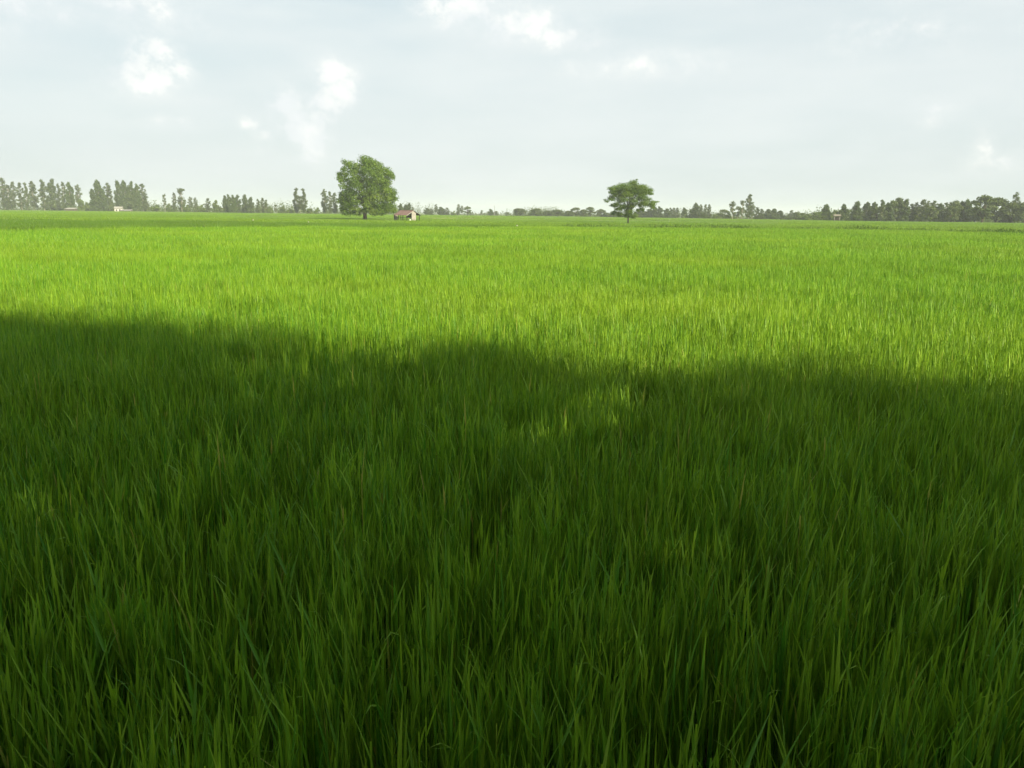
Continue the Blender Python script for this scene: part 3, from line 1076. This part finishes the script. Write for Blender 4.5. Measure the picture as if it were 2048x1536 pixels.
# local x runs along the ridge (+x end faces right and to the viewer), y across
RL, GW, RH, EH = 4.4, 2.05, 2.1, 1.10         # half-width, ridge and eave height
for s, nm in ((-1, 'front'), (1, 'rear')):
    nsheet = 8
    rf = empty('roof_slope', (0, 0, 0))
    rf.parent = hut
    for k in range(nsheet):
        x0 = -RL / 2 + RL * k / nsheet - .01
        x1 = -RL / 2 + RL * (k + 1) / nsheet + .03
        mb = MB()
        m_ = 6
        # corrugated sheet: a small wave across its width
        rows = []
        sag = .03 * math.sin(k * 1.7)
        for side in (0, 1):
            row = []
            for j in range(m_ + 1):
                x = x0 + (x1 - x0) * j / m_
                dz = (.018 if j % 2 else 0) + .006 * (k % 2)
                if side == 0:
                    row.append((x, s * .0 + s * .02, RH + dz))
                else:
                    row.append((x, s * (GW + sag), EH + dz - .02))
            rows.append(row)
        b = len(mb.v)
        mb.v += rows[0] + rows[1]
        for j in range(m_):
            mb.f.append((j, j + 1, m_ + 1 + j + 1, m_ + 1 + j) if s < 0 else (m_ + 1 + j, m_ + 1 + j + 1, j + 1, j))
        o = mb.build('tin_sheet', M['redtin'] if (k % 8) not in (3,) else M['redtin'], rf)
MB().tube([(-RL / 2 - .05, 0, RH + .02), (RL / 2 + .05, 0, RH + .02)], [.06, .06], 8).build('ridge_cap', M['redtin'], hut)
for s in (-1, 1):
    MB().slab([(RL / 2 + .02, 0, RH - .10), (RL / 2 + .02, s * GW, EH - .14), (RL / 2 + .02, s * GW, EH - .02), (RL / 2 + .02, 0, RH + .03)],
              (.05, 0, 0)).build('barge_board', M['cream'] if s < 0 else M['wood_dark'], hut)
for x in (-2.05, -.7, .7, 2.05):
    for y in (-1.75, 1.75):
        MB().box((x, y, .52), (.12, .12, 1.26)).build('post', M['wood_dark'], hut)
for x in (-2.05, 2.05):
    MB().box((x, 0, .95), (.11, .11, 2.2)).build('post', M['wood_dark'], hut)
for y in (-1.75, 1.75):
    MB().box((0, y, 1.17), (4.3, .09, .10)).build('beam', M['wood'], hut)
# pale gable wall of upright boards on the near end
for k in range(5):
    y = -.38 + k * .24
    top = RH - .12 - (RH - EH) * abs(y) / GW
    MB().box((RL / 2 - .07, y, top / 2 - .05), (.03, .232, top + .1)).build('wall_board', M['cream'], hut)
for k in range(9):
    MB().box((-1.95 + k * .36, .25, .62), (.33, 2.4, .06)).build('platform_plank', M['wood_dark'], hut)
for k in range(5):
    MB().box((-1.9 + k * .62, 1.70, .8), (.6, .03, .5)).build('rear_board', M['wood_dark'], hut)


def sack(name, loc, s, label, mat, seed):
    r = np.random.default_rng(seed)
    V, F = [], []
    nu, nv = 10, 7
    for j in range(nv):
        t = j / (nv - 1)
        rad = (math.sin(math.pi * (.12 + .76 * t))) ** .6
        for i in range(nu):
            a = 2 * math.pi * i / nu
            k = 1 + .1 * r.normal()
            V.append((math.cos(a) * rad * s[0] * k, math.sin(a) * rad * s[1] * k, t * s[2]))
    for j in range(nv - 1):
        for i in range(nu):
            F.append((j * nu + i, j * nu + (i + 1) % nu, (j + 1) * nu + (i + 1) % nu, (j + 1) * nu + i))
    F.append(tuple(range(nu))[::-1])
    F.append(tuple((nv - 1) * nu + i for i in range(nu)))
    me = bpy.data.meshes.new(name)
    me.from_pydata(V, [], F)
    for q in me.polygons:
        q.use_smooth = True
    me.materials.append(mat)
    o = link(name, me, None, loc)
    tag(o, label, 'sack')
    return o


p = at(818, 442.5, 172)
sack('sack', (p[0], 174.0, .25), (.2, .18, .3), 'pale sack lying in the grass before the hut', M['plastic'], 1)
p = at(790, 425, 182)
sack('straw_bundle', (p[0] + .2, 181.6, .02), (.42, .36, 1.75), 'tall pale bundle standing behind the left end of the hut', M['thatch'], 2)['category'] = 'bundle'

# low grassy rise under the hut
mb = MB()
nr, na = 6, 28
mb.v.append((HUT[0], HUT[1], HZ))
for j in range(1, nr + 1):
    t = j / nr
    for i in range(na):
        a = 2 * math.pi * i / na
        mb.v.append((HUT[0] + math.cos(a) * 6.5 * t, HUT[1] + math.sin(a) * 5.5 * t, HZ * (1 - t ** 2.5) - .01))
for i in range(na):
    mb.f.append((0, 1 + i, 1 + (i + 1) % na))
for j in range(nr - 1):
    for i in range(na):
        a, b = 1 + j * na + i, 1 + j * na + (i + 1) % na
        mb.f.append((a, a + na, b + na, b))
tag(mb.build('hut_rise', M['ground'], smooth=True), kind='structure')
wp = [(HUT[0] + r_.normal(0, 3.2), HUT[1] + r_.normal(-1.5, 2.4), .1, r_.uniform(.3, .75)) for _ in range(260)]
wp += [(BIG[0] + r_.normal(0, 2.4), BIG[1] + r_.normal(-1, 1.6), 0, r_.uniform(.3, .8)) for _ in range(160)]
o = link('rough_grass', weed_mesh('rough_grass', wp, .8, M['bush'], 18, width=.05))
tag(o, 'rough grass round the field hut and under the great tree', 'grass', kind='stuff')

# ------------------------------------------------------------------ white house and low shed in the left tree line
p = at(238, 420, 470)
house = empty('white_house', (p[0], 470, 0), math.radians(12))
tag(house, 'small white walled house at the edge of the left tree line', 'house')
MB().box((0, 0, 1.2), (4.0, 3.2, 2.4)).build('wall', M['white'], house)
mb = MB()
mb.slab([(-2.3, -2.0, 2.42), (2.3, -2.0, 2.42), (2.3, 0, 3.3), (-2.3, 0, 3.3)], (0, 0, .08))
mb.slab([(-2.3, 0, 3.3), (2.3, 0, 3.3), (2.3, 2.0, 2.42), (-2.3, 2.0, 2.42)], (0, 0, .08))
mb.build('roof', M['palet'], house)
MB().box((-.9, -1.62, 1.35), (.8, .06, .9)).build('window', M['wood_dark'], house)
MB().box((.8, -1.62, .95), (.85, .06, 1.9)).build('door', M['wood_dark'], house)
for px, w_, h_, lab in ((256, 6.5, 1.7, 'low pale tin shed just right of the small white house'), (146, 6.2, 2.4, 'long low pale tin shed under the far left trees')):
    p = at(px, 420, 468)
    sh = empty('shed', (p[0], 466, 0), math.radians(-6))
    tag(sh, lab, 'shed')
    MB().box((0, 0, h_ * .38), (w_ * .94, 2.6, h_ * .76)).build('wall', M['wood'], sh)
    mb = MB()
    mb.slab([(-w_ / 2, -1.7, h_ * .70), (w_ / 2, -1.7, h_ * .70), (w_ / 2, 1.7, h_), (-w_ / 2, 1.7, h_)], (0, 0, .07))
    mb.build('roof', M['palet'], sh)

# ------------------------------------------------------------------ stilt shelter on the right
p = at(1673, 443, 285)
sh = empty('stilt_shelter', (p[0], 285, 0), math.radians(-12))
tag(sh, 'little stilt shelter with pale roof before the right tree row', 'shelter')
for x in (-.85, .85):
    for y in (-.7, .7):
        MB().box((x, y, 1.25), (.13, .13, 2.5)).build('post', M['palet'] if y < 0 else M['wood'], sh)
MB().box((0, 0, 1.0), (1.95, 1.7, .09)).build('floor', M['wood_dark'], sh)
MB().box((0, .74, 1.6), (1.56, .04, 1.1)).build('rear_wall', M['wood_dark'], sh)
MB().box((-.89, 0, 1.5), (.04, 1.2, .9)).build('side_wall', M['wood_dark'], sh)
mb = MB()
mb.slab([(-1.25, -1.1, 2.40), (1.25, -1.1, 2.40), (1.15, .15, 2.85), (-1.15, .15, 2.85)], (0, 0, .10))
mb.slab([(-1.15, .16, 2.85), (1.15, .16, 2.85), (1.2, 1.1, 2.45), (-1.2, 1.1, 2.45)], (0, 0, .10))
mb.build('roof', M['thatch'], sh)

# ------------------------------------------------------------------ mast, post, marker scraps
p = at(989, 411, 540)
ms = empty('mast', (p[0], 540, 0))
tag(ms, 'thin mast rising among the scattered distant trees', 'mast')
MB().tube([(0, 0, 0), (0, 0, p[2] * .6), (0, 0, p[2])], [.16, .12, .08], 6).build('pole', M['steel'], ms)
MB().box((0, 0, p[2] * .86), (1.1, .08, .08)).build('crossarm', M['steel'], ms)
p = at(1338, 440, 250)
po = empty('marker_post', (p[0], 250, 0))
tag(po, 'pale marker post by the track right of the spreading tree', 'post')
MB().tube([(0, 0, 0), (0, 0, p[2] + .1)], [.13, .11], 8).build('shaft', M['white'], po)
MB().box((0, 0, p[2] + .13), (.3, .3, .06)).build('cap', M['white'], po)
for px, py, D, lab in ((505, 439, 88, 'white plastic scrap on a stake in the left rice plot'), (1033, 450, 78, 'white plastic scrap on a stake near the middle of the field'),
                       (616, 443, 90, 'dull white scrap on a stake short of the great tree')):
    p = at(px, py, D)
    st = empty('scare_flag', (p[0], D, 0))
    tag(st, lab, 'flag', 'white scraps on stakes in the rice')
    MB().tube([(0, 0, 0), (.01, 0, p[2] + .06)], [.012, .009], 6).build('stake', M['wood'], st)
    mb = MB()
    s = .09
    z = p[2]
    for i in range(4):
        for j in range(3):
            mb.v.append((i * s / 3, .03 * math.sin(i * 2 + j), z - .06 + j * s / 2.6 - .012 * i))
    for i in range(3):
        for j in range(2):
            a = i * 3 + j
            mb.f.append((a, a + 3, a + 4, a + 1))
    mb.build('scrap', M['plastic'], st)

# ------------------------------------------------------------------ the trees behind the viewer that shade the foreground
EDGE = [(-300, 570), (0, 588), (150, 600), (300, 626), (400, 656), (500, 664), (600, 672), (700, 696), (800, 704), (900, 690), (1000, 696), (1100, 716), (1250, 736),
        (1400, 728), (1520, 714), (1650, 720), (1760, 746), (1900, 764), (2048, 772), (2300, 782)]
EP = np.array([on_plane(x, y, .72)[:2] for x, y in EDGE])
EP = EP[np.argsort(EP[:, 0])]
FLECKS = [(1090, 868, .70, .46), (1190, 820, .46, .32), (960, 905, .3, .25), (60, 1030, .34, .28), (220, 1000, .20, .18), (1210, 1110, .17, .2), (1330, 1120, .17, .17), (1440, 1090, .14, .14), (1180, 1330, .14, .16)]
FP = [(on_plane(x, y, .68)[:2], a, b) for x, y, a, b in FLECKS]


def shade_keep(c, r):  # crowns trimmed and holed to shape the shadow edge and sun flecks
    k = (c[:, 2] - .72) / TO_SUN[2]
    sx, sy = c[:, 0] - TO_SUN[0] * k, c[:, 1] - TO_SUN[1] * k
    e = np.interp(sx, EP[:, 0], EP[:, 1])
    ok = r.uniform(0, 1, len(c)) < np.clip((e + .40 - sy) / 3.9, 0, 1) ** 1.7
    for (q, a, b) in FP:
        d = ((sx - q[0]) / a) ** 2 + ((sy - q[1]) / b) ** 2
        ok &= ~((d < 1) & (r.uniform(0, 1, len(c)) < .90 * np.clip(1.5 * (1 - d), 0, 1)))
    return ok


SHADE = [(-8.5, -4.0, 9.2), (-3.4, -3.9, 9.5), (1.2, -4.0, 10.0), (6.0, -4.0, 9.9), (11.0, -4.4, 8.4), (16.2, -4.6, 7.4)]
for i, (x, y, h) in enumerate(SHADE):
    rq = np.random.default_rng(900 + i)
    lobes = []
    for k in range(72):
        a = rq.uniform(0, 2 * math.pi)
        ph = rq.uniform(-.9, 1)
        d = 3.3 * math.sqrt(max(.05, 1 - ph ** 2 * .9)) * rq.uniform(.3, 1)
        yy = math.sin(a) * d * 1.0
        q = rq.uniform(.9, 1.35)
        lobes.append((math.cos(a) * d, yy, h * .62 + ph * h * .34, q, q, q * .7, q * q))
    for k in range(22):            # low boughs added out of view over the bank to block sky light
        q = rq.uniform(.8, 1.2)
        lobes.append((rq.uniform(-3, 3), rq.uniform(1.5, 4.6), rq.uniform(3.6, 4.9), q, q, q * .4, q * q))
    for k in range(16):            # unseen twigs added low overhead to darken the nearest rice
        q = rq.uniform(.6, .9)
        lobes.append((rq.uniform(-2.8, 2.8), rq.uniform(3.2, 5.2), rq.uniform(2.9, 3.5), q, q, q * .35, q * q))
    off = np.array([x, y, 0.0])
    tree_of('shade_tree', 'leafy tree on the bank behind the viewer, %s from the left, shading the foreground' % ORD[i], 'tree', (x, y, .4), lobes, 56000, .19,
            M['shade'], M['bark'], .20, h * .26, 950 + i * 3, group='shade trees on the bank', limbs=14,
            keep=lambda c, r, o=off: shade_keep(c + o + np.array([0, 0, .4]), r))

# ------------------------------------------------------------------ haze
mb = MB()
mb.box(((GX0 + GX1) / 2, (GY0 + GY1) / 2, 13.0), (GX1 - GX0 + 40, GY1 - GY0 + 40, 28.0))
m = bpy.data.materials.new('haze_air')
m.use_nodes = True
m.node_tree.nodes.clear()
pv = m.node_tree.nodes.new('ShaderNodeVolumePrincipled')
pv.inputs['Color'].default_value = (.86, .93, .96, 1)
pv.inputs['Density'].default_value = .00036
pv.inputs['Anisotropy'].default_value = 0.0
mo = m.node_tree.nodes.new('ShaderNodeOutputMaterial')
m.node_tree.links.new(pv.outputs[0], mo.inputs['Volume'])
tag(mb.build('haze', m), 'thin pale haze in the air over the fields', 'haze', kind='stuff')
